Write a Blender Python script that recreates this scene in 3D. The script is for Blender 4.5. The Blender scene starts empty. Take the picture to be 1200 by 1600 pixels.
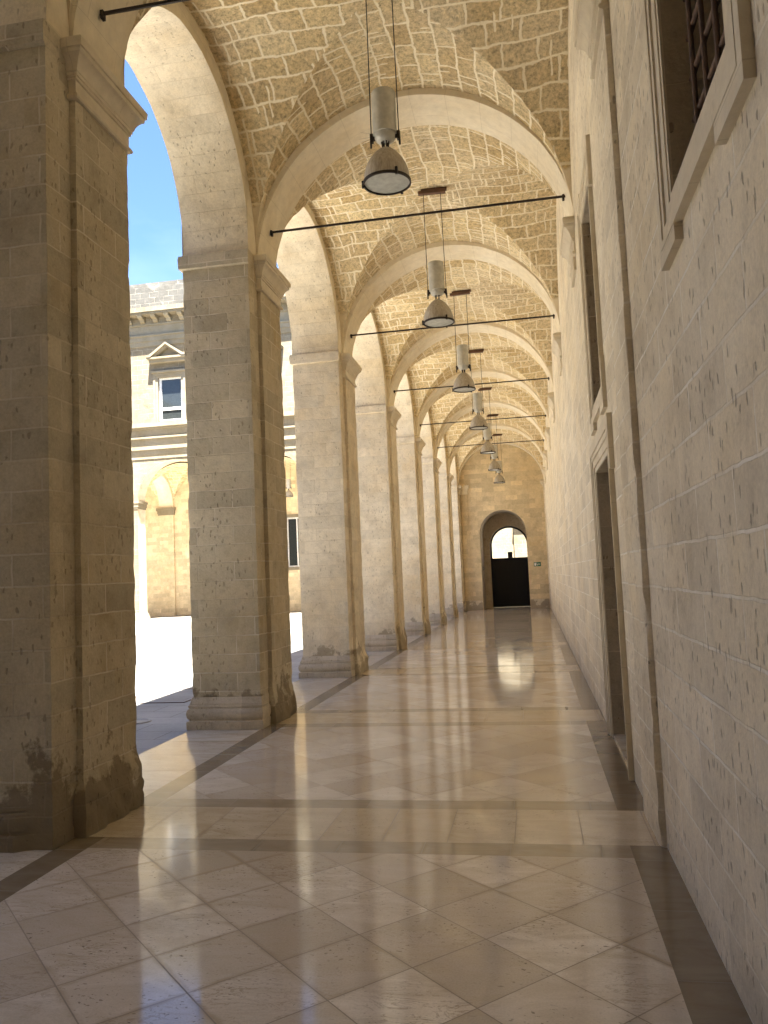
import bpy, math, random
from mathutils import Vector, noise, Matrix
random.seed(7)
S = bpy.context.scene
C = S.collection
R = math.radians

# ------------------------------------------------------------------ helpers
class MB:
    def __init__(s): s.v = []; s.f = []; s.uv = []; s.m = []; s.T = None
    def vert(s, p): s.v.append(tuple(p)); return len(s.v) - 1
    def face(s, idx, uv=None, m=0):
        if uv is None:
            a, b, c = [Vector(s.v[i]) for i in (idx[0], idx[1], idx[2])]
            n = (b - a).cross(c - a)
            if len(idx) > 3:
                d = Vector(s.v[idx[3]]); n = n + (c - a).cross(d - a)
            ax = max(range(3), key=lambda k: abs(n[k]))
            uv = []
            for i in idx:
                p = s.v[i]
                uv.append((p[1], p[2]) if ax == 0 else (p[0], p[2]) if ax == 1 else (p[0], p[1]))
        s.f.append(tuple(idx)); s.uv.append(uv); s.m.append(m)
    def quad(s, a, b, c, d, uv=None, m=0):
        s.face([s.vert(a), s.vert(b), s.vert(c), s.vert(d)], uv, m)
    def poly(s, pts, uv=None, m=0): s.face([s.vert(p) for p in pts], uv, m)
    def box(s, x0, x1, y0, y1, z0, z1, m=0, skip=''):
        P = lambda x, y, z: (x, y, z)
        if 'x' not in skip: s.quad(P(x0,y1,z0), P(x0,y0,z0), P(x0,y0,z1), P(x0,y1,z1), None, m)
        if 'X' not in skip: s.quad(P(x1,y0,z0), P(x1,y1,z0), P(x1,y1,z1), P(x1,y0,z1), None, m)
        if 'y' not in skip: s.quad(P(x0,y0,z0), P(x1,y0,z0), P(x1,y0,z1), P(x0,y0,z1), None, m)
        if 'Y' not in skip: s.quad(P(x1,y1,z0), P(x0,y1,z0), P(x0,y1,z1), P(x1,y1,z1), None, m)
        if 'z' not in skip: s.quad(P(x0,y1,z0), P(x1,y1,z0), P(x1,y0,z0), P(x0,y0,z0), None, m)
        if 'Z' not in skip: s.quad(P(x0,y0,z1), P(x1,y0,z1), P(x1,y1,z1), P(x0,y1,z1), None, m)
    def tube(s, a, b, r, n=10, r2=None, m=0):
        a = Vector(a); b = Vector(b); d = (b - a).normalized()
        u = d.cross(Vector((0, 0, 1)) if abs(d.z) < .9 else Vector((1, 0, 0))).normalized(); w = d.cross(u)
        r2 = r if r2 is None else r2
        A = [s.vert(a + (u*math.cos(t) + w*math.sin(t))*r) for t in [2*math.pi*i/n for i in range(n)]]
        B = [s.vert(b + (u*math.cos(t) + w*math.sin(t))*r2) for t in [2*math.pi*i/n for i in range(n)]]
        for i in range(n):
            j = (i+1) % n; s.face([A[i], A[j], B[j], B[i]], None, m)
        s.face(A[::-1], None, m); s.face(B, None, m)
    def lathe(s, prof, c=(0, 0, 0), n=32, m=0, close=False):
        rings = []
        for r, z in prof:
            rings.append([s.vert((c[0]+r*math.cos(2*math.pi*i/n), c[1]+r*math.sin(2*math.pi*i/n), c[2]+z)) for i in range(n)])
        for k in range(len(rings)-1):
            A, B = rings[k], rings[k+1]
            for i in range(n):
                j = (i+1) % n; s.face([A[i], A[j], B[j], B[i]], None, m)
        if close:
            s.face(rings[0][::-1], None, m); s.face(rings[-1], None, m)
    def build(s, name, mats, parent=None, smooth=None):
        me = bpy.data.meshes.new(name)
        v = s.v if s.T is None else [tuple(s.T @ Vector(p)) for p in s.v]
        me.from_pydata(v, [], s.f)
        ul = me.uv_layers.new(name='UVMap')
        flat = [c for f in s.uv for uv in f for c in uv]
        ul.data.foreach_set('uv', flat)
        if not isinstance(mats, (list, tuple)): mats = [mats]
        for m in mats: me.materials.append(m)
        me.polygons.foreach_set('material_index', s.m)
        if smooth:
            me.polygons.foreach_set('use_smooth', [True]*len(s.f))
            me.set_sharp_from_angle(angle=R(smooth))
        me.update()
        o = bpy.data.objects.new(name, me); C.objects.link(o)
        if parent is not None:
            o.parent = parent; L = parent; off = Vector((0, 0, 0))
            while L is not None: off += L.location; L = L.parent
            if not parent.get('local'): o.location = -off
        return o

def tag(o, label=None, cat=None, group=None, kind=None):
    if label: o['label'] = label
    if cat: o['category'] = cat
    if group: o['group'] = group
    if kind: o['kind'] = kind
    return o
def thing(name, label, cat, loc=(0, 0, 0), group=None, local=False):
    o = bpy.data.objects.new(name, None); C.objects.link(o); o.location = loc
    o.empty_display_size = .1
    if local: o['local'] = 1
    return tag(o, label, cat, group)
def fb(p, sc, o=4): return noise.fractal(Vector(p)*sc, 1.0, 2.0, o)

# ------------------------------------------------------------------ materials
class N:
    def __init__(s, name):
        s.mat = bpy.data.materials.new(name); s.mat.use_nodes = True
        s.t = s.mat.node_tree; s.b = s.t.nodes['Principled BSDF']; s.L = s.t.links
    def n(s, typ, **k):
        nd = s.t.nodes.new(typ)
        for a, b in k.items(): setattr(nd, a, b)
        return nd
    def link(s, a, b): s.L.new(a, b)
    def put(s, sock, v):
        if hasattr(v, 'links') or hasattr(v, 'is_output'): s.link(v, sock)
        else: sock.default_value = v
    def math(s, op, a, b=0.0, clamp=False):
        m = s.n('ShaderNodeMath', operation=op); m.use_clamp = clamp
        s.put(m.inputs[0], a); s.put(m.inputs[1], b); return m.outputs[0]
    def mix(s, f, a, b, blend='MIX'):
        m = s.n('ShaderNodeMix', data_type='RGBA', blend_type=blend)
        s.put(m.inputs[0], f); s.put(m.inputs[6], a); s.put(m.inputs[7], b); return m.outputs[2]
    def ramp(s, f, stops):
        r = s.n('ShaderNodeValToRGB'); s.put(r.inputs[0], f)
        e = r.color_ramp.elements
        for i, (p, c) in enumerate(stops):
            if i < 2: el = e[i]; el.position = p
            else: el = e.new(p)
            el.color = (c, c, c, 1) if isinstance(c, (int, float)) else (*c, 1)
        return r.outputs[0]
    def mapr(s, f, a, b, c, d):
        m = s.n('ShaderNodeMapRange'); s.put(m.inputs[0], f)
        for i, v in enumerate((a, b, c, d)): m.inputs[i+1].default_value = v
        return m.outputs[0]
    def coord(s, k='Object'): return s.n('ShaderNodeTexCoord').outputs[k]
    def pos(s): return s.n('ShaderNodeNewGeometry').outputs['Position']
    def scale(s, v, sc, loc=(0, 0, 0), rot=(0, 0, 0)):
        m = s.n('ShaderNodeMapping'); s.put(m.inputs[0], v)
        m.inputs['Scale'].default_value = sc; m.inputs['Location'].default_value = loc; m.inputs['Rotation'].default_value = rot
        return m.outputs[0]
    def noise(s, v, sc, det=4, rough=.55, dist=0):
        m = s.n('ShaderNodeTexNoise'); s.put(m.inputs['Vector'], v); m.inputs['Scale'].default_value = sc
        m.inputs['Detail'].default_value = det; m.inputs['Roughness'].default_value = rough; m.inputs['Distortion'].default_value = dist
        return m.outputs
    def vadd(s, a, b):
        m = s.n('ShaderNodeVectorMath', operation='ADD'); s.put(m.inputs[0], a); s.put(m.inputs[1], b); return m.outputs[0]
    def vscale(s, a, k):
        m = s.n('ShaderNodeVectorMath', operation='SCALE'); s.put(m.inputs[0], a); m.inputs[3].default_value = k; return m.outputs[0]
    def distort(s, v, sc, amt, det=2):
        c = s.noise(v, sc, det)[1]
        m = s.n('ShaderNodeVectorMath', operation='SUBTRACT'); s.put(m.inputs[0], c); m.inputs[1].default_value = (.5, .5, .5)
        return s.vadd(v, s.vscale(m.outputs[0], amt))
    def brick(s, v, c1, c2, mo, bw, rh, ms, smooth=.1, off=.5, freq=2, bias=0):
        m = s.n('ShaderNodeTexBrick', offset=off, offset_frequency=freq); s.put(m.inputs['Vector'], v)
        s.put(m.inputs['Color1'], (*c1, 1)); s.put(m.inputs['Color2'], (*c2, 1)); s.put(m.inputs['Mortar'], (*mo, 1))
        m.inputs['Scale'].default_value = 1; m.inputs['Mortar Size'].default_value = ms; m.inputs['Mortar Smooth'].default_value = smooth
        m.inputs['Brick Width'].default_value = bw; m.inputs['Row Height'].default_value = rh; m.inputs['Bias'].default_value = bias
        return m.outputs
    def bump(s, h, st, dist, prev=None):
        m = s.n('ShaderNodeBump'); s.put(m.inputs['Height'], h); s.put(m.inputs['Strength'], st); m.inputs['Distance'].default_value = dist
        if prev is not None: s.link(prev, m.inputs['Normal'])
        return m.outputs[0]
    def out(s, col, rough, normal=None, spec=.3):
        s.put(s.b.inputs['Base Color'], col); s.put(s.b.inputs['Roughness'], rough); s.b.inputs['Specular IOR Level'].default_value = spec
        if normal is not None: s.link(normal, s.b.inputs['Normal'])
        return s.mat

def plain(name, col, rough=.6, metal=0, spec=.5):
    k = N(name); k.b.inputs['Metallic'].default_value = metal
    c = k.noise(k.coord(), 14, 3)[0]
    return k.out(k.mix(k.mapr(c, .3, .7, 0, 1), (*[x*.82 for x in col], 1), (*[min(1, x*1.1) for x in col], 1)), rough, None, spec)

def ashlar(name, base, ochre, bw=.46, rh=.205, pit=1.0, joint=.0045, jcol=(.66, .58, .44), var=.09, dirt=.0, streak=0.0, joint_rec=.3, stain=1.0, pit_min=.0, comb=.0, jmin=.12, midk=.55, pitk=.58):
    k = N(name)
    uv = k.coord('UV'); P = k.coord('Object')
    u2 = k.distort(uv, 5.0, .022, 3)
    c1 = tuple(x*(1-var) for x in base); c2 = tuple(x*(1+var) for x in base)
    b = k.brick(u2, c1, c2, base, bw, rh, joint, .35)
    # second, coarser brick for hue per group of blocks
    b2 = k.brick(k.scale(u2, (1, 1, 1), (bw*.25, 0, 0)), (0, 0, 0), (1, 1, 1), (.5, .5, .5), bw*1.0, rh, 0.0, 0, bias=-.1)
    lown = k.noise(P, .55, 5, .6)[0]
    hue = k.math('MULTIPLY', k.mapr(lown, .42, .68, 0, 1), k.mapr(b2[0], 0, 1, .35, 1.0))
    col = k.mix(hue, b[0], (*ochre, 1))
    # blotches
    bl = k.noise(P, 2.6, 7, .62, .4)[0]
    col = k.mix(1.0, col, k.ramp(bl, [(.28, (.80, .78, .75)), (.5, (.98, .98, .98)), (.78, (1.10, 1.09, 1.07))]), 'MULTIPLY')
    gr = k.noise(P, 1.1, 6, .7, .8)[0]
    col = k.mix(k.math('MULTIPLY', k.mapr(gr, .56, .76, 0, 1), .55*stain, True), col, (.36, .33, .28, 1))
    mid = k.noise(P, 13, 7, .72)[0]
    col = k.mix(midk, col, k.ramp(mid, [(.32, .72), (.46, .98), (.62, 1.08)]), 'MULTIPLY')
    fine = k.noise(P, 60, 5, .7)[0]
    col = k.mix(.55, col, k.ramp(fine, [(.3, .78), (.7, 1.16)]), 'MULTIPLY')
    # irregular visibility of the joints
    jv = k.math('MULTIPLY', b[1], k.mapr(k.noise(P, 1.9, 5, .6)[0], .44, .60, jmin, 1))
    col = k.mix(k.math('MULTIPLY', jv, .9), col, (*jcol, 1))
    # tool pits: short upright dashes
    ps = k.distort(k.scale(P, (23, 23, 10.5)), .8, 1.0)
    vo = k.n('ShaderNodeTexVoronoi'); k.link(ps, vo.inputs['Vector']); vo.inputs['Scale'].default_value = 1
    vr = k.n('ShaderNodeSeparateColor'); k.link(vo.outputs['Color'], vr.inputs[0])
    vd = k.math('ADD', vo.outputs['Distance'], k.math('MULTIPLY', k.math('SUBTRACT', k.noise(P, 70, 3)[0], .5), .12))
    pm = k.noise(P, 1.5, 4)[0]
    keep = k.math('LESS_THAN', vr.outputs[0], k.mapr(pm, .42, .60, pit_min, .95))
    pitm = k.math('MULTIPLY', k.mapr(vd, .17, .25, 1, 0), keep)
    pv = k.math('MULTIPLY', pitm, pit, True)
    col = k.mix(k.math('MULTIPLY', pv, pitk), col, (.17, .13, .085, 1))
    if comb:
        cn = k.noise(k.scale(P, (120, 120, 9)), 1, 5, .7)[0]
        zc = k.n('ShaderNodeSeparateXYZ'); k.link(P, zc.inputs[0])
        cm = k.math('MULTIPLY', k.mapr(k.noise(P, 1.6, 5, .6)[0], .45, .60, 0, 1), k.mapr(k.math('ADD', zc.outputs[2], k.noise(P, 2, 4)[0]), 1.6, 2.2, 1, .12))
        col = k.mix(k.math('MULTIPLY', k.mapr(cn, .52, .68, 0, comb), cm), col, (.29, .225, .14, 1))
    if dirt:
        z = k.n('ShaderNodeSeparateXYZ'); k.link(P, z.inputs[0])
        dn = k.noise(P, 3.0, 6, .65)[0]
        lim = k.math('ADD', z.outputs[2], k.math('MULTIPLY', k.math('SUBTRACT', dn, .5), -2.2))
        dm = k.mapr(lim, .30, .42, 1, 0)
        col = k.mix(k.math('MULTIPLY', dm, dirt), col, (.20, .155, .10, 1))
    h = k.math('SUBTRACT', k.math('MULTIPLY', k.noise(P, 24, 6, .65)[0], .5), k.math('MULTIPLY', pv, .8))
    h = k.math('SUBTRACT', h, k.math('MULTIPLY', b[1], joint_rec))
    big = k.noise(P, 4.5, 5, .6)[0]
    nrm = k.bump(h, .8, .016); nrm = k.bump(big, .5, .035, nrm)
    return k.out(col, .88, nrm, .25)

STONE = (.72, .645, .505); OCH = (.60, .475, .29)
M = {}
M['pier'] = ashlar('pier_limestone', STONE, OCH, dirt=.6, pit=.6, var=.10, joint=.006, pit_min=-.1, stain=.6, bw=.44, comb=.35)
M['pier_old_shaded'] = ashlar('weathered_shaded_pier_limestone', (.53, .47, .35), (.45, .355, .205), dirt=.8, var=.17, joint=.007, bw=.44, comb=.35, pit=.7, pit_min=-.1, stain=.9, jcol=(.66, .60, .48))  # stained stone, its colour also darkened to carry the near piers' shade
M['wall'] = ashlar('wall_limestone', (.79, .715, .575), (.73, .62, .43), bw=.62, rh=.212, pit=1.0, dirt=.0, stain=.25, var=.12, joint=.008, jcol=(.93, .89, .80), pit_min=.12, jmin=.35, midk=.28, comb=.6, pitk=.46)
M['arch'] = ashlar('arch_limestone', (.74, .665, .52), OCH, bw=.9, rh=.205, pit=.5, var=.06, joint=.003, stain=.4)
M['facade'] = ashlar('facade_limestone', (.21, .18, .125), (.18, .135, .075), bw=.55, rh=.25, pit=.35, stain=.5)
M['end'] = ashlar('end_wall_limestone', (.70, .58, .38), (.58, .45, .26), bw=.5, rh=.205, pit=.3, var=.2, joint=.003, stain=.3)
M['parapet'] = ashlar('weathered_parapet', (.115, .108, .092), (.07, .067, .06), bw=.5, rh=.28, pit=.6, var=.15, stain=1.3)

def plaster(name, base, warm):
    k = N(name); P = k.coord('Object')
    a = k.noise(P, 1.3, 6, .6, .5)[0]; b = k.noise(P, 9, 6, .65)[0]
    col = k.mix(k.mapr(a, .35, .68, 0, 1), (*base, 1), (*warm, 1))
    col = k.mix(.6, col, k.ramp(b, [(.28, .8), (.72, 1.1)]), 'MULTIPLY')
    v = k.noise(k.scale(P, (1, 1, 1)), 5, 8, .75, 1.5)[0]
    col = k.mix(k.mapr(v, .64, .74, 0, .6), col, (.30, .24, .15, 1))
    u = k.coord('UV')
    br = k.brick(k.distort(u, 5, .01), (1, 1, 1), (1, 1, 1), (0, 0, 0), .85, .42, .003, .4)
    col = k.mix(k.math('MULTIPLY', br[1], .35), col, (.33, .27, .18, 1))
    nrm = k.bump(k.noise(P, 30, 6, .6)[0], .35, .008); nrm = k.bump(k.noise(P, 5, 4)[0], .3, .025, nrm)
    return k.out(col, .85, nrm, .25)
M['plaster'] = plaster('lime_plaster', (.80, .725, .57), (.72, .62, .44))

def vaultmat():
    k = N('vault_rubble_stone'); P = k.coord('Object'); uv = k.coord('UV')
    u2 = k.distort(k.distort(k.distort(uv, .8, .16, 1), 2.8, .075, 2), 12, .03, 3)
    b = k.brick(u2, (0, 0, 0), (1, 1, 1), (.5, .5, .5), .36, .235, .017, .12, off=.43, freq=2)
    half = k.brick(k.scale(u2, (1, 1, 1), (.06, 0, 0)), (0, 0, 0), (1, 1, 1), (.5,)*3, .18, .235, .018, .8, off=.0)[1]
    split = k.math('MULTIPLY', half, k.math('GREATER_THAN', k.noise(u2, 1.9, 1)[0], .55))
    # eroded joint edges
    en = k.noise(P, 26, 5, .65)[0]
    w = k.brick(k.distort(u2, 22, .02), (0, 0, 0), (1, 1, 1), (.5, .5, .5), (.36), .235, .024, .9, off=.43, freq=2)[1]
    w = k.math('MAXIMUM', w, split)
    mort = k.mapr(k.math('ADD', w, k.math('MULTIPLY', k.math('SUBTRACT', en, .5), 1.9)), .30, .80, 0, 1)
    stone = k.mix(b[0], (.59, .435, .215, 1), (.82, .68, .405, 1))
    stone = k.mix(k.mapr(k.noise(P, .8, 4)[0], .4, .65, 0, .6), stone, (.72, .61, .43, 1))
    rg = k.noise(P, 21, 8, .80)[0]
    stone = k.mix(.9, stone, k.ramp(rg, [(.34, .34), (.44, .74), (.52, 1.0), (.66, 1.3)]), 'MULTIPLY')
    col = k.mix(mort, stone, (.83, .74, .55, 1))
    z = k.n('ShaderNodeSeparateXYZ'); k.link(P, z.inputs[0])
    zz = k.math('ADD', z.outputs[2], k.math('MULTIPLY', k.math('SUBTRACT', k.noise(P, 2.2, 4)[0], .5), .6))
    pl = k.mapr(zz, 6.02, 6.06, 1, 0)
    col = k.mix(pl, col, k.mix(k.noise(P, 6, 6)[0], (.64, .54, .37, 1), (.78, .69, .52, 1)))
    h = k.math('ADD', k.math('MULTIPLY', mort, .35), k.math('MULTIPLY', rg, k.mapr(mort, 0, 1, 1.0, .12)))
    h = k.math('MULTIPLY', h, k.mapr(pl, 0, 1, 1, .15))
    nrm = k.bump(h, .9, .035)
    nrm = k.bump(k.noise(P, 7, 3)[0], .35, .04, nrm)
    return k.out(col, .92, nrm, .2)
M['vault'] = vaultmat()

def polished(name, c1, c2, bw, rh, joint, off, rough, jcol, loc=(0, 0, 0), rot=0, pits=True, veins=.4):
    k = N(name); P = k.coord('Object')
    v = k.scale(P, (1, 1, 1), loc, (0, 0, rot))
    b = k.brick(v, c1, c2, c1, bw, rh, joint, .0, off=off)
    rnd = k.brick(k.scale(v, (1, 1, 1)), (0, 0, 0), (1, 1, 1), (.5,)*3, bw, rh, 0, 0, off=off)[0]
    # per tile shift of veining
    pv = k.vadd(P, k.vscale(rnd, 37.0))
    n1 = k.noise(k.scale(pv, (1.0, 2.6, 1), rot=(0, 0, .5)), 2.6, 8, .68, .9)[0]
    col = k.mix(k.mapr(n1, .35, .72, 0, .85), b[0], (c1[0]*.66, c1[1]*.60, c1[2]*.50, 1))
    n2 = k.noise(k.scale(pv, (1, 3.5, 1), rot=(0, 0, .3)), 5, 6, .6, 1.6)[0]
    vein = k.math('MULTIPLY', k.mapr(k.math('ABSOLUTE', k.math('SUBTRACT', n2, .5)), 0, .028, 1, 0), k.mapr(k.noise(pv, 1.4, 3)[0], .5, .65, 0, 1))
    col = k.mix(k.math('MULTIPLY', vein, veins), col, (.25, .17, .09, 1))
    pit = 0.0
    if pits:
        pn = k.noise(k.scale(k.distort(P, 9, .05), (1, 1.8, 1), rot=(0, 0, .4)), 36, 3, .55)[0]
        pit = k.math('MULTIPLY', k.mapr(pn, .635, .665, 0, 1), k.mapr(k.noise(pv, 2.2, 3)[0], .44, .6, .1, 1))
        col = k.mix(k.math('MULTIPLY', pit, .7), col, (.13, .10, .07, 1))
        sp = k.noise(P, 110, 3, .6)[0]
        col = k.mix(.35, col, k.ramp(sp, [(.35, .78), (.6, 1.06)]), 'MULTIPLY')
    ws = k.brick(k.distort(v, 6, .05), (0, 0, 0), (0, 0, 0), (1, 1, 1), bw, rh, .028, 1.0, off=off)[1]
    wm = k.math('MULTIPLY', ws, k.mapr(k.noise(P, .8, 5, .6)[0], .47, .62, .0, .75))
    col = k.mix(wm, col, (c1[0]*.50, c1[1]*.42, c1[2]*.30, 1))
    col = k.mix(k.math('MULTIPLY', b[1], .85), col, (*jcol, 1))
    rr = k.math('ADD', rough, k.math('MULTIPLY', k.noise(P, 5, 6, .7)[0], .09))
    rr = k.math('ADD', rr, k.math('MULTIPLY', rnd, .04))
    rr = k.math('ADD', rr, k.math('MULTIPLY', b[1], .4))
    h = k.math('SUBTRACT', k.math('MULTIPLY', k.noise(P, 1.6, 2)[0], .12), k.math('MULTIPLY', b[1], .25))
    h = k.math('ADD', h, k.math('MULTIPLY', rnd, .05))
    nrm = k.bump(h, .10, .02)
    if pits: nrm = k.bump(k.math('MULTIPLY', pit, -1.0), .3, .003, nrm)
    return k.out(col, rr, nrm, .62)
D = .285*math.sqrt(2)
JC = (.17, .125, .08)
# diamond lattice: a vertex lies on (-.01, 3.97)
def diamond(i):
    x0, y0 = -.01, 3.97
    ca, sa = math.cos(R(45)), math.sin(R(45))
    # mapping: v' = Rot45 * p + loc ; choose loc so that the vertex falls on a grid corner
    vx = ca*x0 - sa*y0; vy = sa*x0 + ca*y0
    lx = -(vx % D); ly = -(vy % D)
    return polished('floor_diamond_stone', (.83, .765, .67), (.52, .44, .345), D, D, .0028, 0, .02, JC, (lx, ly, 0), R(45), veins=.55)
M['tile'] = diamond(0)
M['slab'] = polished('floor_cream_slab', (.72, .64, .51), (.60, .49, .345), 0.4, 3.94, .003, 0, .03, JC, (.20, .5, 0), 0, veins=.3)
M['slab_side'] = polished('floor_side_slab', (.74, .675, .57), (.66, .57, .44), 3.0, .62, .004, 0, .07, JC, (.84, .1, 0), 0, veins=.7)
M['strip_x'] = polished('floor_brown_strip_across', (.43, .37, .285), (.38, .32, .24), .51, 7.0, .003, 0, .06, (.14, .11, .07), (.22, .5, 0), 0, pits=False, veins=.1)
M['strip_y'] = polished('floor_brown_strip_along', (.275, .225, .16), (.24, .195, .135), 7.0, .66, .003, 0, .08, (.12, .095, .06), (.5, -.09, 0), 0, pits=False, veins=.1)

def courtmat():
    k = N('courtyard_paving_stone'); P = k.coord('Object')
    b = k.brick(k.distort(P, 2, .03), (.31, .29, .25), (.42, .39, .34), (.13, .12, .10), .34, .15, .008, .3)
    sl = k.brick(k.distort(P, 2, .015), (.38, .355, .32), (.44, .415, .375), (.17, .16, .13), .9, .45, .005, .2)
    xyz = k.n('ShaderNodeSeparateXYZ'); k.link(P, xyz.inputs[0])
    lane = k.mapr(xyz.outputs[0], -6.3, -6.28, 0, 1)
    ly = k.math('LESS_THAN', k.math('ABSOLUTE', k.math('SUBTRACT', k.math('MODULO', k.math('ADD', xyz.outputs[1], 100.3), 5.0), 2.5)), .16)
    lx = k.math('LESS_THAN', k.math('ABSOLUTE', k.math('SUBTRACT', k.math('MODULO', k.math('ADD', xyz.outputs[0], 101.1), 5.2), 2.6)), .16)
    bands = k.math('MAXIMUM', k.math('MAXIMUM', ly, lx), lane)
    col = k.mix(bands, b[0], sl[0])
    col = k.mix(.9, col, k.ramp(k.noise(P, .9, 7, .65)[0], [(.3, .72), (.7, 1.1)]), 'MULTIPLY')
    col = k.mix(.5, col, k.ramp(k.noise(P, 30, 5, .65)[0], [(.3, .8), (.7, 1.1)]), 'MULTIPLY')
    nrm = k.bump(k.math('SUBTRACT', k.noise(P, 14, 5)[0], k.math('MULTIPLY', b[1], .6)), .4, .01)
    return k.out(col, .72, nrm, .35)
M['court'] = courtmat()
M['earth'] = plain('earth', (.30, .26, .20), .95)
M['iron'] = plain('dark_iron', (.035, .026, .022), .6, .3)
M['rust'] = plain('rusty_grille_iron', (.16, .10, .07), .75, .2)
M['housing'] = plain('grey_painted_metal', (.48, .47, .42), .42, .1)
def shade():
    k = N('brushed_lamp_shade'); P = k.coord('Object')
    st = k.noise(k.scale(P, (9, 9, 1.2)), 6, 6, .7)[0]
    col = k.mix(k.mapr(st, .3, .7, 0, 1), (.26, .225, .18, 1), (.50, .45, .37, 1))
    return k.out(col, .48, k.bump(st, .2, .002), .5)
M['shade'] = shade()
M['lens'] = plain('frosted_lens', (.46, .47, .43), .22)
M['bracket'] = plain('brown_bracket', (.12, .06, .035), .6)
M['black'] = plain('black_gate_paint', (.006, .006, .006), .55, 0, .3)
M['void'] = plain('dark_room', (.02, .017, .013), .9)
M['pane'] = plain('window_glass', (.03, .035, .035), .06)
M['white'] = plain('white_window_frame', (.78, .77, .72), .4)
M['street'] = ashlar('street_wall_stone', (.26, .225, .155), (.22, .175, .10), bw=.3, rh=.17, pit=1, joint=.01, jcol=(.3, .27, .2), pit_min=.4, stain=1.2)
M['wood'] = plain('dark_wood', (.07, .045, .03), .6)
M['green'] = plain('sign_green', (.01, .11, .065), .5)
M['signwhite'] = plain('sign_white', (.8, .8, .78), .5)
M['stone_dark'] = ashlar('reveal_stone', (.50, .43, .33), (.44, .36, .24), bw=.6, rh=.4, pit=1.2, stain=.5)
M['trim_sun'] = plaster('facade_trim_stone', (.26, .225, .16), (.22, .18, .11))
M['trim'] = plaster('carved_trim_stone', (.72, .65, .52), (.64, .555, .41))
M['base'] = ashlar('base_moulding_stone', (.56, .49, .38), (.42, .35, .25), bw=1.3, rh=3, pit=.6, stain=1.2, joint=.001)
M['cast'] = plain('cast_cover', (.30, .29, .27), .5)

# ------------------------------------------------------------------ layout
YP = [-3.2, 1.03, 5.229, 9.172, 13.573, 18.051, 22.429, 26.695, 30.95, 35.2]   # arch / pier rows, index 2 is the nearest pier seen
XO, XI, XF = -3.84, -3.03, -2.98           # outer face, corridor face, pilaster face
XW, XL = .66, .622                          # right wall, wall strip face
ACX, ACZ, AR = -1.163, 5.33, 1.84            # transverse arch
SP = 5.45
YEND = 35.3
def near(i): return YP[i]-.54
def far(i): return YP[i]+.56 if i < 9 else YEND
def pn(i): return YP[i]-.26
def pf(i): return YP[i]+.49 if i < 9 else YEND
ORD = ['', '', 'nearest', 'second', 'third', 'fourth', 'fifth', 'sixth', 'seventh', 'farthest']

def ring_mould(mb, xw, xf, y0, y1, prof, sgn, uvoff=0, m=0):
    """moulding round three sides of a rectangle standing off x=xw, face at xf; sgn=+1 means it faces +x"""
    rings = []
    for o, z in prof:
        rings.append([mb.vert((xw, y0-o, z)), mb.vert((xf+sgn*o, y0-o, z)), mb.vert((xf+sgn*o, y1+o, z)), mb.vert((xw, y1+o, z))])
    for k in range(len(rings)-1):
        A, B = rings[k], rings[k+1]
        for i in range(3):
            q = [A[i], A[i+1], B[i+1], B[i]]
            mb.face(q if sgn > 0 else q[::-1], None, m)
    t = rings[-1]; mb.face(t if sgn > 0 else t[::-1], None, m)
    t = rings[0]; mb.face(t[::-1] if sgn > 0 else t, None, m)

def rough_prism(mb, x0, x1, y0, y1, z0, z1, step, fn):
    per = []
    def seg(a, b, nx, ny):
        L = math.hypot(b[0]-a[0], b[1]-a[1]); n = max(1, round(L/step))
        for i in range(n):
            t = i/n; per.append((a[0]+(b[0]-a[0])*t, a[1]+(b[1]-a[1])*t, nx, ny, min(t, 1-t)*L, i == 0))
    seg((x0, y0), (x1, y0), 0, -1); seg((x1, y0), (x1, y1), 1, 0); seg((x1, y1), (x0, y1), 0, 1); seg((x0, y1), (x0, y0), -1, 0)
    n = len(per); nz = max(1, round((z1-z0)/step)); rings = []
    cx, cy = (x0+x1)/2, (y0+y1)/2
    for k in range(nz+1):
        z = z0+(z1-z0)*k/nz; r = []
        for (x, y, nx, ny, e, corner) in per:
            if corner:
                dx, dy = (1 if x > cx else -1)*.7071, (1 if y > cy else -1)*.7071
            else: dx, dy = nx, ny
            d = fn(Vector((x, y, z)), e, k == nz)
            r.append(mb.vert((x+dx*d, y+dy*d, z)))
        rings.append(r)
    for k in range(nz):
        for i in range(n):
            j = (i+1) % n
            q = [rings[k][i], rings[k][j], rings[k+1][j], rings[k+1][i]]
            nx = per[i][2]
            uv = [(mb.v[a][1], mb.v[a][2]) if nx else (mb.v[a][0], mb.v[a][2]) for a in q]
            mb.face(q, uv)
    mb.face(rings[-1])

def sstep(a, b, x):
    t = max(0, min(1, (x-a)/(b-a))); return t*t*(3-2*t)

def erosion(strength, lump):
    def fn(p, e, top):
        d = -.001 + .002*fb(p, 9)
        w = math.exp(-e/.03)
        c = fb(p+Vector((3, 7, 1)), 4.5, 5)
        d -= w*max(0, c*.9+.08)*.018*strength
        d -= w*.004
        low = sstep(1.15, .25, p.z)
        d += low*(.015*fb(p, 5, 5)-.006)*strength
        if lump:
            l = sstep(.42+.12*fb(p, 3), .18, p.z)
            d += l*(.052+.03*fb(p, 7))*lump
        return d
    return fn

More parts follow.
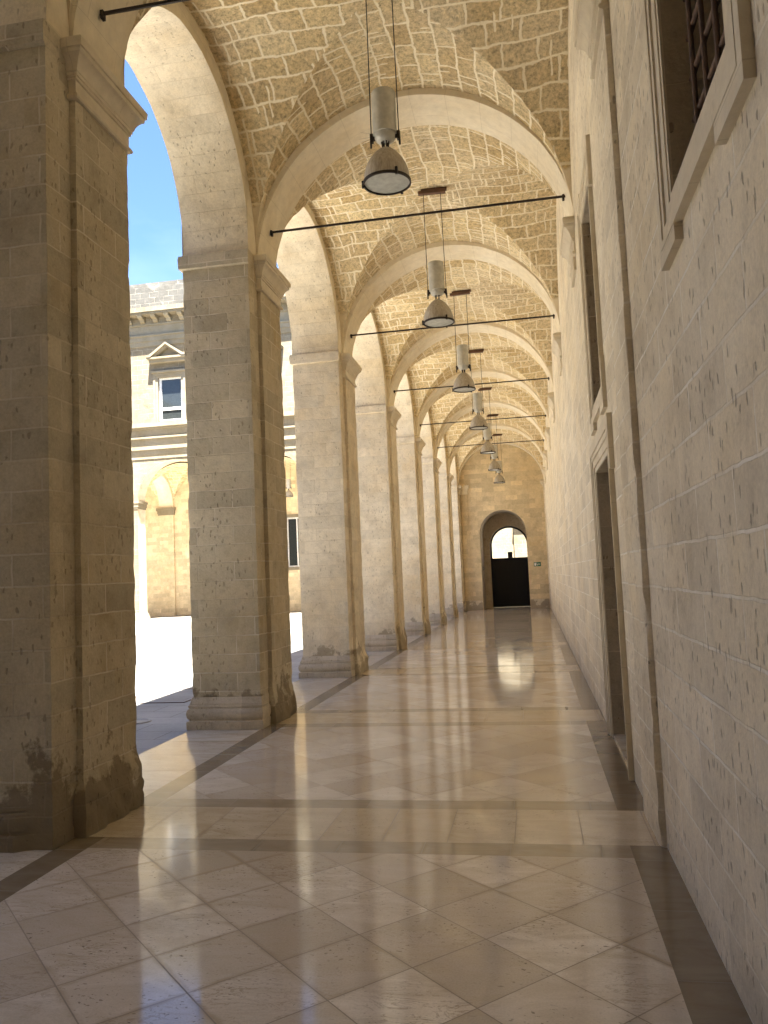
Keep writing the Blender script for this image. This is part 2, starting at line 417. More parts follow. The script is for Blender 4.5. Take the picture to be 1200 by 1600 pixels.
# ------------------------------------------------------------------ piers
CAP = [(0, 5.045), (.022, 5.05), (.030, 5.065), (.022, 5.085), (.006, 5.09), (.006, 5.185), (.018, 5.19), (.018, 5.21), (.028, 5.213), (.028, 5.235),
       (.036, 5.24), (.044, 5.27), (.060, 5.30), (.082, 5.325), (.098, 5.335), (.100, 5.365), (.112, 5.368), (.118, 5.42), (.105, 5.44), (.06, 5.462)]
for i in range(1, 10):
    lab = {1: 'limestone pier behind the camera position', 2: 'nearest dark limestone pier at the left with a crumbling base',
           3: 'stained limestone pier with patched blocks, next after the nearest one'}.get(i, ORD[i]+' limestone pier along the arcade counted from the nearest')
    p = thing('stone_pier', lab, 'pier', ((XO+XI)/2, YP[i], 0), 'piers along the courtyard side')
    st = .035 if i in (2,) else .045 if i == 3 else .06 if i < 6 else .12
    zi = 5.27
    mb = MB(); rough_prism(mb, XO, XI, near(i), far(i), 0, zi, st, erosion(1.0, 0)); PM = M['pier_old_shaded'] if i in (1, 2, 3) else M['pier']; mb.build('shaft', PM, p, 50)
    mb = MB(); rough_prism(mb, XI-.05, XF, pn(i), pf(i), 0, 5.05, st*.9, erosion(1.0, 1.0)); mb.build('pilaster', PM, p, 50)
    mb = MB(); ring_mould(mb, XI-.01, XF, pn(i), pf(i), CAP, 1)
    mb.build('capital', M['trim'], p, 40)
    # impost band: round the body, stopping short on the corridor side
    mb = MB()
    pr = [(.0, zi-.0), (.035, zi+.012), (.04, 5.40), (.032, SP-.012), (.004, SP)]
    rings = []
    for o, z in pr:
        y1 = far(i) if i == 9 else far(i)+o
        rings.append([mb.vert((XI+o*.25, near(i)-o, z)), mb.vert((XI+o*.25, y1, z)), mb.vert((XO-o, y1, z)), mb.vert((XO-o, near(i)-o, z))])
    for a in range(len(rings)-1):
        for b in range(4):
            c = (b+1) % 4; mb.face([rings[a][b], rings[a][c], rings[a+1][c], rings[a+1][b]])
    mb.face(rings[-1]); mb.face(rings[0][::-1])
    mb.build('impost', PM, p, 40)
    # base moulding on the outer body
    mb = MB()
    pr = [(.085, 0), (.088, .085), (.078, .092), (.050, .095), (.048, .104), (.074, .125), (.082, .165), (.074, .20), (.056, .225), (.040, .228), (.038, .238), (.050, .242), (.050, .262), (.034, .265), (.034, .285), (.022, .295), (.012, .33), (.0, .35)]
    nseg = 14; cols = []
    path = [(XI+.0, near(i), .0, -1)]
    pts = []
    L = XI-XO
    for a in range(nseg+1): pts.append((XI-L*a/nseg, near(i), 0, -1))
    pts[-1] = (XO, near(i), -1, -1)
    W = far(i)-near(i)
    pts = [(XI, pn(i)+.02-(pn(i)+.02-near(i))*a/6, 1, 0) for a in range(6)]+[(XI, near(i), 1, -1)]+pts[1:]
    for a in range(1, nseg+1): pts.append((XO, near(i)+W*a/nseg, -1, 0))
    pts[-1] = (XO, far(i), -1, 1)
    for a in range(1, nseg+1): pts.append((XO+L*a/nseg, far(i), 0, 1))
    rings = []
    for o, z in pr:
        r = []
        for (x, y, dx, dy) in pts:
            q = Vector((x, y, z)); e = 1.0-(.9 if i == 2 else .6)*max(0, fb(q+Vector((i*3, 0, 0)), 2.2, 4))-.25*sstep(XI-.16, XI, x)
            if i == 2: e *= 1-.95*sstep(XI-.34+.12*fb(q, 5), XI-.12, x)
            oo = .72*o*e*(.45 if dx > 0 else 1)+.004*fb(q, 9)
            r.append(mb.vert((x+dx*oo, y+dy*oo, z)))
        rings.append(r)
    for a in range(len(rings)-1):
        for b in range(len(pts)-1):
            mb.face([rings[a][b+1], rings[a][b], rings[a+1][b], rings[a+1][b+1]])
    # close the corridor-side ends
    for side in (0, -1):
        q = [rings[a][side] for a in range(len(rings))]
        mb.face(q if side == 0 else q[::-1])
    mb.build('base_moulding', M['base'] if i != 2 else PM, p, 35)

# ------------------------------------------------------------------ arcade arches (wall over the openings)
def arcade_arch(i, ztop=7.9):
    """from the middle of pier i to the middle of pier i+1"""
    y0, y1 = YP[i], YP[i+1]
    a0, a1 = far(i)-.012, near(i+1)+.012
    c = (a0+a1)/2; r = (a1-a0)/2
    cz = max(5.45, 7.03-r)
    n = 44
    arc = [(c-r*math.cos(math.pi*k/n), cz+r*math.sin(math.pi*k/n)) for k in range(n+1)]
    prof = [(a0, SP)] + arc + [(a1, SP)]
    mb = MB()
    nx = 9
    # soffit
    s = 0; rows = []
    for k, (y, z) in enumerate(prof):
        if k: s += math.hypot(y-prof[k-1][0], z-prof[k-1][1])
        row = []
        for j in range(nx+1):
            x = XO+(XI-XO)*j/nx
            e = min(j, nx-j)
            d = .006*fb((x, y, z), 4)+(-.012-.03*max(0, fb((x, y, z), 5, 4)) if e == 0 else 0)
            dy, dz = (c-y), (cz-z) if z > cz else 0
            l = math.hypot(dy, dz) or 1
            row.append((mb.vert((x, y+dy/l*d, z+dz/l*d)), (x, s)))
        rows.append(row)
    for k in range(len(rows)-1):
        for j in range(nx):
            a, b, c2, d = rows[k][j], rows[k][j+1], rows[k+1][j+1], rows[k+1][j]
            mb.face([a[0], b[0], c2[0], d[0]], [a[1], b[1], c2[1], d[1]], 1)
    # side faces
    for X, j, fl in ((XO, 0, 1), (XI, nx, 0)):
        def q(pts):
            mb.poly(pts if not fl else pts[::-1])
        q([(X, y0, SP), (X, a0, SP), (X, a0, ztop), (X, y0, ztop)])
        q([(X, a1, SP), (X, y1, SP), (X, y1, ztop), (X, a1, ztop)])
        for k in range(len(prof)-1):
            v0 = mb.v[rows[k][j][0]]; v1 = mb.v[rows[k+1][j][0]]
            if abs(v1[1]-v0[1]) < 1e-4 and k in (0, len(prof)-2): continue
            q([v0, v1, (X, v1[1], ztop), (X, v0[1], ztop)])
    mb.quad((XO, y0, SP), (XI, y0, SP), (XI, a0, SP), (XO, a0, SP)); mb.quad((XO, a1, SP), (XI, a1, SP), (XI, y1, SP), (XO, y1, SP))
    lab = 'pale stone arch opening to the courtyard, ' + ['', 'beside the camera', 'spanning from the nearest pier to the second', 'spanning from the second pier to the third', 'spanning from the third pier to the fourth',
        'spanning from the fourth pier to the fifth', 'spanning from the fifth pier to the sixth', 'spanning from the sixth pier to the seventh', 'touching the end wall'][i]
    o = mb.build('arcade_arch', [M['plaster'], M['arch']], None, 40)
    tag(o, lab, 'arch', 'arches along the courtyard side')
for i in range(1, 9): arcade_arch(i)

# ------------------------------------------------------------------ transverse arches
def t_arch(i):
    y0, y1 = pn(i)+.01, (YP[i]+.40 if i < 9 else YEND)
    n = 48; ny = 6
    th0 = math.asin((SP-ACZ)/AR)
    mb = MB(); s = 0
    rows = []
    for k in range(n+1):
        t = math.pi-th0-(math.pi-2*th0)*k/n
        x, z = ACX+AR*math.cos(t), ACZ+AR*math.sin(t)
        x2, z2 = ACX+(AR+.30)*math.cos(t), ACZ+(AR+.30)*math.sin(t)
        s = AR*(math.pi-t)
        row = []
        for j in range(ny+1):
            y = y0+(y1-y0)*j/ny
            d = .005*fb((x, y, z), 3)+(-.008-.012*max(0, fb((x, y, z), 6)) if j in (0, ny) else 0)
            row.append((mb.vert((x-math.cos(t)*d, y, z-math.sin(t)*d)), (y, s)))
        rows.append((row, mb.vert((x2, y0, z2)), mb.vert((x2, y1, z2)), s))
    for k in range(n):
        A, B = rows[k], rows[k+1]
        for j in range(ny):
            a, b, c, d = A[0][j], A[0][j+1], B[0][j+1], B[0][j]
            mb.face([a[0], b[0], c[0], d[0]], [a[1], b[1], c[1], d[1]])
        mb.face([A[0][0][0], B[0][0][0], B[1], A[1]], [(0, A[3]), (0, B[3]), (.3, B[3]), (.3, A[3])])
        mb.face([B[0][ny][0], A[0][ny][0], A[2], B[2]], [(0, B[3]), (0, A[3]), (.3, A[3]), (.3, B[3])])
    lab = 'cream plaster arch spanning the walkway, ' + ['', 'behind the camera', 'springing from the nearest pier', 'springing from the second pier', 'springing from the third pier', 'springing from the fourth pier',
        'springing from the fifth pier', 'springing from the sixth pier', 'springing from the seventh pier', 'set against the end wall'][i]
    o = mb.build('transverse_arch', M['plaster'], None, 40)
    tag(o, lab, 'arch', 'arches spanning the walkway')
for i in range(1, 10): t_arch(i)

# ------------------------------------------------------------------ groin vaults
def groin(mb, x0, x1, y0, y1, z0, H, n=28, uvflip=False):
    cx, cy, hx, hy = (x0+x1)/2, (y0+y1)/2, (x1-x0)/2, (y1-y0)/2
    par = [math.sin(math.pi*(k/(2*n)-.5)*1.0) for k in range(2*n+1)]   # sine spacing
    def pt(u, v):
        m = min(abs(u), abs(v)); z = z0+H*math.sqrt(max(0, 1-m*m))
        return (cx+u*hx, cy+v*hy, z)
    ids = {}
    def gv(a, b):
        if (a, b) not in ids:
            p = Vector(pt(par[a], par[b]))
            edge = a in (0, 2*n) or b in (0, 2*n)
            if not edge: p.z += .02*fb(p, 1.6, 3)+.008*fb(p, 6, 3)
            ids[(a, b)] = mb.vert(p)
        return ids[(a, b)]
    def uv(a, b, web):
        u, v = par[a], par[b]
        if web == 0: return (cy+v*hy, math.asin(max(-1, min(1, u)))*hx)     # barrel along the walkway
        return (cx+u*hx, math.asin(max(-1, min(1, v)))*hy+5.07)
    for a in range(2*n):
        for b in range(2*n):
            um, vm = abs(a+.5-n), abs(b+.5-n)
            cs = [(a, b), (a+1, b), (a+1, b+1), (a, b+1)]
            if um != vm:
                w = 0 if um < vm else 1
                mb.face([gv(*c) for c in cs][::-1], [uv(*c, w) for c in cs][::-1])
            else:
                # split along the groin
                if (a < n) == (b < n): tri = ([(a, b), (a+1, b), (a+1, b+1)], [(a, b), (a+1, b+1), (a, b+1)])
                else: tri = ([(a+1, b), (a+1, b+1), (a, b+1)], [(a, b), (a+1, b), (a, b+1)])
                for t in tri:
                    mu = sum(abs(c[0]-n) for c in t)/3; mv = sum(abs(c[1]-n) for c in t)/3
                    w = 0 if mu < mv else 1
                    mb.face([gv(*c) for c in t][::-1], [uv(*c, w) for c in t][::-1])
for i in range(0, 9):
    y0 = YP[i]+.38; y1 = pn(i+1)+.02
    mb = MB(); groin(mb, XI-.01, XW+.01, y0, y1, 5.40, 1.86)
    lab = 'rough brown rubble vault with pale mortar, ' + ['behind the camera, first', 'overhead at the camera', 'between the nearest and second piers', 'between the second and third piers', 'between the third and fourth piers',
        'between the fourth and fifth piers', 'between the fifth and sixth piers', 'between the sixth and seventh piers', 'last before the end wall'][i]
    tag(mb.build('groin_vault', M['vault'], None, 40), lab, 'vault', 'vaults over the walkway')

# ------------------------------------------------------------------ right wall
wall = thing('corridor_wall', 'long pale limestone wall on the right with pitted blocks, door and barred windows', 'wall', (XW, 15, 0))
CY = [(YP[i]+YP[i+1])/2+.08 for i in range(9)]
openings = []   # (y0,y1,z0,z1)
cyA = 2.91; cyB = 7.30
openings.append((2.43, 3.39, 3.13, 4.92, 'w'))
openings.append((6.83, 7.79, 3.13, 4.92, 'w'))
openings.append((6.62, 8.02, 0.0, 2.52, 'd'))
def holed_wall(mb, X, ya, yb, za, zb, holes, flip=False, m=0):
    ys = sorted({ya, yb} | {h[0] for h in holes} | {h[1] for h in holes}); zs = sorted({za, zb} | {h[2] for h in holes} | {h[3] for h in holes})
    for a in range(len(ys)-1):
        for b in range(len(zs)-1):
            ym, zm = (ys[a]+ys[a+1])/2, (zs[b]+zs[b+1])/2
            if any(h[0] < ym < h[1] and h[2] < zm < h[3] for h in holes): continue
            q = [(X, ys[a+1], zs[b]), (X, ys[a], zs[b]), (X, ys[a], zs[b+1]), (X, ys[a+1], zs[b+1])]
            mb.poly(q[::-1] if flip else q, None, m)
mb = MB(); holed_wall(mb, XW, -3.7, YEND, 0, 7.9, openings)
mb.build('wall_face', M['wall'], wall)
# wall strip beside the nearest pier row, plus one at the end
for i in (2, 9):
    mb = MB()
    y0, y1 = pn(i)-.045, (YP[i]+.40 if i < 9 else YEND-.003)
    rough_prism(mb, XL, XW+.05, y0, y1, 0, 5.06, .035 if i == 2 else .12, lambda p, e, t: (.004*fb(p, 5)-math.exp(-e/.03)*max(0, fb(p+Vector((9, 1, 4)), 4, 5)+.15)*.022*(1.3 if p.z < 1.4 else .5)))
    mb.build('wall_pilaster', M['wall'], wall, 50)
for i in range(1, 10):
    mb = MB()
    y0, y1 = pn(i)-.03, (YP[i]+.40 if i < 9 else YEND-.004)
    xf = XL if i in (2, 9) else XW-.012
    ring_mould(mb, XW+.02, xf, y0, y1, CAP, -1)
    if i not in (2, 9):
        mb.box(XW-.03, XW+.01, y0+.06, y1-.06, 4.90, 5.0451, skip='XZ')
    mb.build('wall_capital', M['trim'], wall, 40)

def frame_ring(mb, y0, y1, z0, z1, w, steps, x=XW, ears=0, bottom=True, feet=0):
    """architrave round an opening; steps: list of (distance from opening, protrusion)"""
    def rect(d): return [(y0-d, (z0-d) if bottom else z0), (y1+d, (z0-d) if bottom else z0), (y1+d, z1+d), (y0-d, z1+d)]
    prev = None
    for d, pr in steps:
        r = [(x-pr, y, z) for y, z in rect(d)]
        if prev:
            for a in range(4):
                if a == 0 and not bottom: continue
                b = (a+1) % 4
                mb.poly([prev[a], r[a], r[b], prev[b]])
        prev = r
def barred_window(y0, y1, z0, z1):
    w = bpy.data.objects.new('window', None); C.objects.link(w); w.parent = wall; w.location = Vector((XW, (y0+y1)/2, z0))-wall.location
    mb = MB(); frame_ring(mb, y0, y1, z0, z1, .2, [(0, 0), (0, .012), (.03, .012), (.03, .018), (.10, .020), (.10, .030), (.145, .030), (.145, .036), (.175, .036), (.175, -.01)])
    # small ears at the four corners
    for (a, b) in ((y0-.175, y0+.12), (y1-.12, y1+.175)):
        mb.box(XW-.0335, XW+.01, a-.05 if a < y0 else a, b if a < y0 else b+.05, z0-.245, z0-.1752, skip='X')
        mb.box(XW-.0335, XW+.01, a-.05 if a < y0 else a, b if a < y0 else b+.05, z1+.1752, z1+.245, skip='X')
    for a, b in ((y0-.225, y0-.1752), (y1+.1752, y1+.225)):
        mb.box(XW-.0335, XW+.01, a, b, z0-.1751, z0+.18, skip='X'); mb.box(XW-.0335, XW+.01, a, b, z1-.18, z1+.1751, skip='X')
    mb.build('window_frame', M['trim'], w)
    mb = MB(); D_ = .55; X = XW+D_
    mb.quad((XW, y0, z0), (X, y0, z0+.1), (X, y0, z1), (XW, y0, z1)); mb.quad((X, y1, z0+.1), (XW, y1, z0), (XW, y1, z1), (X, y1, z1))
    mb.quad((XW, y1, z0), (X, y1, z0+.1), (X, y0, z0+.1), (XW, y0, z0)); mb.quad((XW, y0, z1), (X, y0, z1), (X, y1, z1), (XW, y1, z1))
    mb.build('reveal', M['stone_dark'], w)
    mb = MB(); mb.quad((X, y0, z0), (X, y0, z1), (X, y1, z1), (X, y1, z0)); mb.build('dark_room_sheet', M['void'], w)  # near-black sheet, the unlit room's darkness put into its colour
    mb = MB(); xb = XW+.09
    for k in range(5):
        y = y0+(y1-y0)*(k+.5)/5; mb.tube((xb, y, z0+.03), (xb, y, z1), .011, 8)
    for k in range(10):
        z = z0+.12+(z1-z0-.2)*k/9; mb.tube((xb+.012, y0-.01, z), (xb+.012, y1+.01, z), .012, 8)
    mb.build('iron_grille', M['rust'], w)
for o in openings:
    if o[4] == 'w': barred_window(*o[:4])
y0, y1, z0, z1, _ = openings[2]
dr = bpy.data.objects.new('door', None); C.objects.link(dr); dr.parent = wall; dr.location = Vector((XW, (y0+y1)/2, 0))-wall.location
mb = MB(); frame_ring(mb, y0, y1, 0, z1, .2, [(0, 0), (0, .012), (.05, .012), (.05, .022), (.12, .024), (.12, .034), (.17, .034), (.17, .042), (.20, .042), (.20, -.01)], bottom=False)
for a, b in ((y0-.27, y0-.2002), (y1+.2002, y1+.27)): mb.box(XW-.0395, XW+.01, a, b, z1-.16, z1+.27, skip='X')
mb.box(XW-.0395, XW+.01, y0-.2001, y1+.2001, z1+.2003, z1+.27, skip='X')
mb.build('door_frame', M['trim'], dr)
mb = MB(); X = XW+1.0
mb.quad((XW, y0, 0), (X, y0, 0), (X, y0, z1), (XW, y0, z1)); mb.quad((X, y1, 0), (XW, y1, 0), (XW, y1, z1), (X, y1, z1)); mb.quad((XW, y0, z1), (X, y0, z1), (X, y1, z1), (XW, y1, z1))
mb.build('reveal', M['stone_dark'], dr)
mb = MB(); mb.box(XW-.006, X, y0+.001, y1-.001, -.05, .03, skip='Xz'); mb.build('threshold', M['slab_side'], dr)
mb = MB(); mb.box(X-.001, X+.05, y0, y1, .03, z1)
for k in range(2):
    for q in range(3):
        ya = y0+.08+k*.66; mb.box(X-.02, X-.0012, ya, ya+.54, .2+q*.76, .82+q*.76)
mb.build('door_leaf', M['wood'], dr)

# ------------------------------------------------------------------ end wall with the gate
endw = thing('end_wall', 'ochre limestone end wall pierced by an arched passage', 'wall', (ACX, YEND, 0))
def arch_wall(mb, Y, xa, xb, za, zb, cx, r, cz, m=0, n=32, z0=0, sgn=-1):
    """wall at y=Y facing -y with an arched opening"""
    arc = [(cx-r*math.cos(math.pi*k/n), cz+r*math.sin(math.pi*k/n)) for k in range(n+1)]
    def q(p): mb.poly(p if sgn < 0 else p[::-1], None, m)
    q([(xa, Y, za), (cx-r, Y, za), (cx-r, Y, cz), (xa, Y, cz)]); q([(cx+r, Y, za), (xb, Y, za), (xb, Y, cz), (cx+r, Y, cz)])
    q([(xa, Y, cz), (cx-r, Y, cz), (cx-r, Y, zb), (xa, Y, zb)]); q([(cx+r, Y, cz), (xb, Y, cz), (xb, Y, zb), (cx+r, Y, zb)])
    for k in range(n):
        (x0_, z0_), (x1_, z1_) = arc[k], arc[k+1]
        q([(x0_, Y, z0_), (x1_, Y, z1_), (x1_, Y, zb), (x0_, Y, zb)])
    return arc
def arch_soffit(mb, Ya, Yb, cx, r, cz, m=0, n=32, zb=0):
    pr = [(cx-r, zb)]+[(cx-r*math.cos(math.pi*k/n), cz+r*math.sin(math.pi*k/n)) for k in range(n+1)]+[(cx+r, zb)]
    s = 0
    for k in range(len(pr)-1):
        (xa, za), (xb, zb_) = pr[k], pr[k+1]; L = math.hypot(xb-xa, zb_-za)
        mb.quad((xa, Ya, za), (xa, Yb, za), (xb, Yb, zb_), (xb, Ya, zb_), [(Ya, s), (Yb, s), (Yb, s+L), (Ya, s+L)], m); s += L
G1 = (-1.20, 1.0, 3.30); G2 = (-1.02, .88, 2.83); YG = 37.35
mb = MB(); arch_wall(mb, YEND, XO, XW+.3, 0, 7.9, *G1); mb.build('wall_face', M['end'], endw)
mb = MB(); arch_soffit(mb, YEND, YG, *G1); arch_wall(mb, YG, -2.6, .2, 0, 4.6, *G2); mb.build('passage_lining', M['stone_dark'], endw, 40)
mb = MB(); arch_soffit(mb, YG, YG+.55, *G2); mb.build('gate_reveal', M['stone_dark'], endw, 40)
# pilaster and stepped plinth on the end wall
mb = MB(); mb.box(XO+.9, -2.66, YEND-.06, YEND+.01, 0, 5.06, skip='YzZ'); mb.build('end_pilaster', M['end'], endw)
mb = MB(); mb.box(-3.0, -2.22, YEND-.075, YEND-.0605, 0, .42, skip='Yz'); mb.box(-.18, .6, YEND-.02, YEND+.01, 0, .38, skip='Yz'); mb.build('plinth', M['pier'], endw)
mb = MB()
for o, z0_, z1_ in ((.03, 5.06, 5.12), (.015, 5.12, 5.24), (.05, 5.24, 5.32), (.09, 5.32, 5.45)):
    mb.box(-2.97, -2.66+o, YEND-.06-o, YEND, z0_, z1_, skip='Y')
mb.build('end_capital', M['plaster'], endw)
# gate: black double leaf with arched frame
gate = bpy.data.objects.new('door', None); C.objects.link(gate); gate.parent = endw; gate.location = Vector((G2[0], YG+.3, 0))-endw.location
mb = MB()
for a, b in ((G2[0]-.879, G2[0]-.001), (G2[0]+.001, G2[0]+.879)):
    mb.box(a, b, YG+.28+(.004 if a < G2[0]-.1 else 0), YG+.33, .004, 2.25)
    for q in (.15, .85, 1.55): mb.box(a+.09, b-.09, YG+.268, YG+.2795, q, q+.58)
mb.box(G2[0]-.03, G2[0]+.03, YG+.255, YG+.2675, .004, 2.25)
mb.build('gate_leaf', M['black'], gate)
mb = MB(); n = 32
for k in range(n):
    t0, t1 = math.pi*k/n, math.pi*(k+1)/n
    P_ = lambda t, r, y: (G2[0]-r*math.cos(t), y, G2[2]+r*math.sin(t))
    for ya, yb in ((YG+.26, YG+.34),):
        mb.quad(P_(t0, .80, ya), P_(t0, .879, ya), P_(t1, .879, ya), P_(t1, .80, ya)); mb.quad(P_(t0, .80, ya), P_(t1, .80, ya), P_(t1, .80, yb), P_(t0, .80, yb))
for sx in (-1, 1):
    a, b = sorted((G2[0]+sx*.80, G2[0]+sx*.879)); mb.box(a, b, YG+.26, YG+.34, 2.252, G2[2])
mb.build('gate_frame', M['black'], gate)
mb = MB(); mb.box(G2[0]-.09, G2[0]+.12, YG+.2, YG+.36, 2.252, 2.52); mb.box(G2[0]-.03, G2[0]+.05, YG+.19, YG+.1995, 2.30, 2.46)
mb.build('lock_box', M['black'], gate)
# intercom in the passage
o = MB(); o.box(G1[0]-1.0, G1[0]-.93, YEND+.9, YEND+1.02, 1.72, 1.9); o.box(G1[0]-.93, G1[0]-.92, YEND+.92, YEND+1.0, 1.76, 1.86)
tag(o.build('intercom', M['cast']), 'small pale grey intercom box inside the dark passage', 'intercom')
# exit sign: plate with running figure, arrow and doorway
sg = thing('exit_sign', 'small green emergency exit sign right of the arched passage', 'sign', (.19, YEND, 1.88))
mb = MB(); mb.box(.04, .34, YEND-.02, YEND-.001, 1.79, 1.97); mb.build('sign_plate', M['green'], sg)
mb = MB(); Y = YEND-.023
def sq(a, b, c, d): mb.box(a, b, Y, Y+.0025, c, d)
sq(.065, .13, 1.815, 1.945)
mb.lathe([(0, 0), (.013, 0)], (.20, 0, 0), 8) if False else None
def bar(x0, z0, x1, z1, w):
    d = Vector((x1-x0, 0, z1-z0)).normalized(); n_ = Vector((-d.z, 0, d.x))*w/2
    a, b = Vector((x0, Y, z0)), Vector((x1, Y, z1)); mb.poly([a-n_, b-n_, b+n_, a+n_])
bar(.165, 1.895, .185, 1.86, .028); bar(.185, 1.86, .165, 1.815, .014); bar(.185, 1.86, .21, 1.83, .014); bar(.16, 1.89, .14, 1.865, .01); bar(.17, 1.89, .20, 1.88, .01)
bar(.168, 1.915, .168, 1.94, .024)
bar(.235, 1.88, .315, 1.88, .016); bar(.235, 1.88, .265, 1.912, .016); bar(.235, 1.88, .265, 1.848, .016)
mb.build('pictogram', M['signwhite'], sg)

# ------------------------------------------------------------------ tie rods
for i in range(1, 8):
    z = 5.857; dx = math.sqrt(AR**2-(z-ACZ)**2); y = YP[i]
    lab = 'thin black iron tie rod across the walkway at the ' + ['', 'arch behind the camera', 'nearest pier', 'second pier', 'third pier', 'fourth pier', 'fifth pier', 'sixth pier'][i]
    t = thing('tie_rod', lab, 'tie rod', (ACX, y, z), 'tie rods across the walkway')
    mb = MB(); mb.box(ACX-dx-.01, ACX+dx+.01, y-.008, y+.008, z-.012, z+.012); mb.build('rod', M['iron'], t)
    for s_ in (-1, 1):
        mb = MB(); xx = ACX+s_*(dx-.02); mb.box(xx-.012, xx+.012, y-.022, y+.022, z-.045, z+.018); mb.build('anchor', M['iron'], t)

# ------------------------------------------------------------------ pendant lamps
def make_lamp(label, loc, drop=1.98, group='pendant lamps along the walkway'):
    t = thing('pendant_lamp', label, 'lamp', loc, group, local=True)
    # origin: centre of the shade rim
    mb = MB(); mb.lathe([(.218, 0), (.217, .04), (.208, .10), (.188, .165), (.155, .225), (.112, .28), (.07, .318), (.04, .335), (.0, .34)], n=40); mb.lathe([(.205, .004), (.200, .05), (.15, .2), (.05, .33), (0, .335)], n=40)
    mb.build('lamp_shade', M['shade'], t, 50).location = (0, 0, 0)
    mb = MB(); mb.lathe([(.212, -.012), (.226, -.012), (.226, .014), (.212, .014), (.212, -.012)], n=40)
    for a in (62, 182, 302):
        c, s_ = math.cos(R(a)), math.sin(R(a)); mb.box(c*.228-.012, c*.228+.012, s_*.228-.012, s_*.228+.012, -.022, .045)
    mb.build('rim', M['iron'], t, 40)
    mb = MB(); mb.lathe([(0, -.006), (.10, -.004), (.214, .002)], n=40); mb.build('lens', M['lens'], t, 60)
    mb = MB()
    for a in range(6): mb.tube((.028*math.cos(a*1.047), .028*math.sin(a*1.047), .33), (.034*math.cos(a*1.047), .034*math.sin(a*1.047), .43), .006, 6)
    mb.build('neck', M['iron'], t)
    mb = MB(); mb.lathe([(.0, .405), (.035, .405), (.045, .395), (.06, .40), (.085, .415), (.098, .435), (.100, .47), (.114, .475), (.114, .875), (.108, .885), (0, .888)], n=36)
    mb.build('housing', M['housing'], t, 30)
    for s_ in (-1, 1):
        mb = MB()
        mb.box(s_*.128-.015, s_*.128+.015, -.02, .02, .41, .49); mb.box(s_*.105-.03, s_*.105+.03, -.012, .012, .43, .46); mb.tube((s_*.137, 0, .36), (s_*.137, 0, .43), .01, 8)
        mb.build('cable_clamp', M['iron'], t)
    mb = MB()
    for s_ in (-1, 1): mb.tube((s_*.132, 0, .45), (s_*.125, 0, drop-.04), .0055, 6)
    mb.build('cables', M['iron'], t)
    mb = MB(); mb.box(-.20, .20, -.035, .035, drop-.05, drop-.005); mb.box(-.16, .22, -.02, .05, drop-.0045, drop+.03); mb.build('ceiling_bracket', M['bracket'], t)
    return t
LY = [7.2, 11.4, 15.8, 20.2, 24.5, 28.8, 33.0]
LAB = ['large grey bell-shaped pendant lamp hanging nearest in the walkway', 'pendant lamp hanging just beyond the tie rod at the second pier', 'third pendant lamp in the row, between the third and fourth piers',
       'fourth pendant lamp in the row, between the fourth and fifth piers', 'fifth pendant lamp in the row, between the fifth and sixth piers', 'sixth pendant lamp in the row, last but one before the end wall',
       'smallest and farthest pendant lamp, hanging in front of the end wall']
lamp = make_lamp(LAB[0], (-1.14, LY[0], 5.28))
for k in range(1, 7):
    c = lamp.copy(); C.objects.link(c); c.location = (-1.14, LY[k], 5.24); c['label'] = LAB[k]; c.rotation_euler = (R([0, .3, -.2, .2, -.3, .2, 0][k]), R([0, -.3, .3, .2, -.2, .3, 0][k]), R([0, 4, -5, 3, -2, 5, 0][k]))
    for ch in lamp.children:
        d = ch.copy(); C.objects.link(d); d.parent = c
# bristling bird wires on the nearest lamp
mb = MB()
for k in range(16):
    z = .12+.4*(k/16); a = R(170+random.uniform(-25, 25)); p0 = Vector((-.10 if z > .3 else -.17, 0, z)); mb.tube(p0, p0+Vector((math.cos(a)*random.uniform(.10, .17), math.sin(a)*.1, random.uniform(-.03, .05))), .0009, 4)
mb.build('bird_wires', M['bracket'], lamp)

# ------------------------------------------------------------------ floors
SLB = .345
mb = MB()
bands = [y+.07 for y in YP]
z = 0.0
def fq(x0, x1, y0, y1, m): mb.quad((x0, y0, z), (x1, y0, z), (x1, y1, z), (x0, y1, z), None, m)
XA, XB, XC_, XD = XI-.0, -2.825, .457, XW+.06
bl = bands[:-1]+[YEND+.3]
prev = -3.7
for b in bands[:-1]:
    if b-.555 > prev:
        fq(XB, XC_, prev, b-.555, 0); fq(XA, XB, prev, b-.345, 3); fq(XC_, XD, prev, b-.345, 3)
    fq(XB, XC_, b-.555, b-.345, 2); fq(XA, XD-.08, b-.345, b+.345, 1); fq(XD-.08, XD, b-.345, b+.345, 3); fq(XB, XC_, b+.345, b+.555, 2)
    prev = b+.555
    fq(XA, XB, b+.345, b+.555, 3); fq(XC_, XD, b+.345, b+.555, 3)
fq(XB, XC_, prev, YEND+.02, 0); fq(XA, XB, prev, YEND+.02, 3); fq(XC_, XD, prev, YEND+.02, 3)
fq(XO-.0, XA, -3.7, YEND+.02, 4)
fq(-2.4, .0, YEND+.02, YG+.62, 4)
tag(mb.build('floor', [M['tile'], M['slab'], M['strip_x'], M['strip_y'], M['slab_side']]), None, None, None, 'structure')

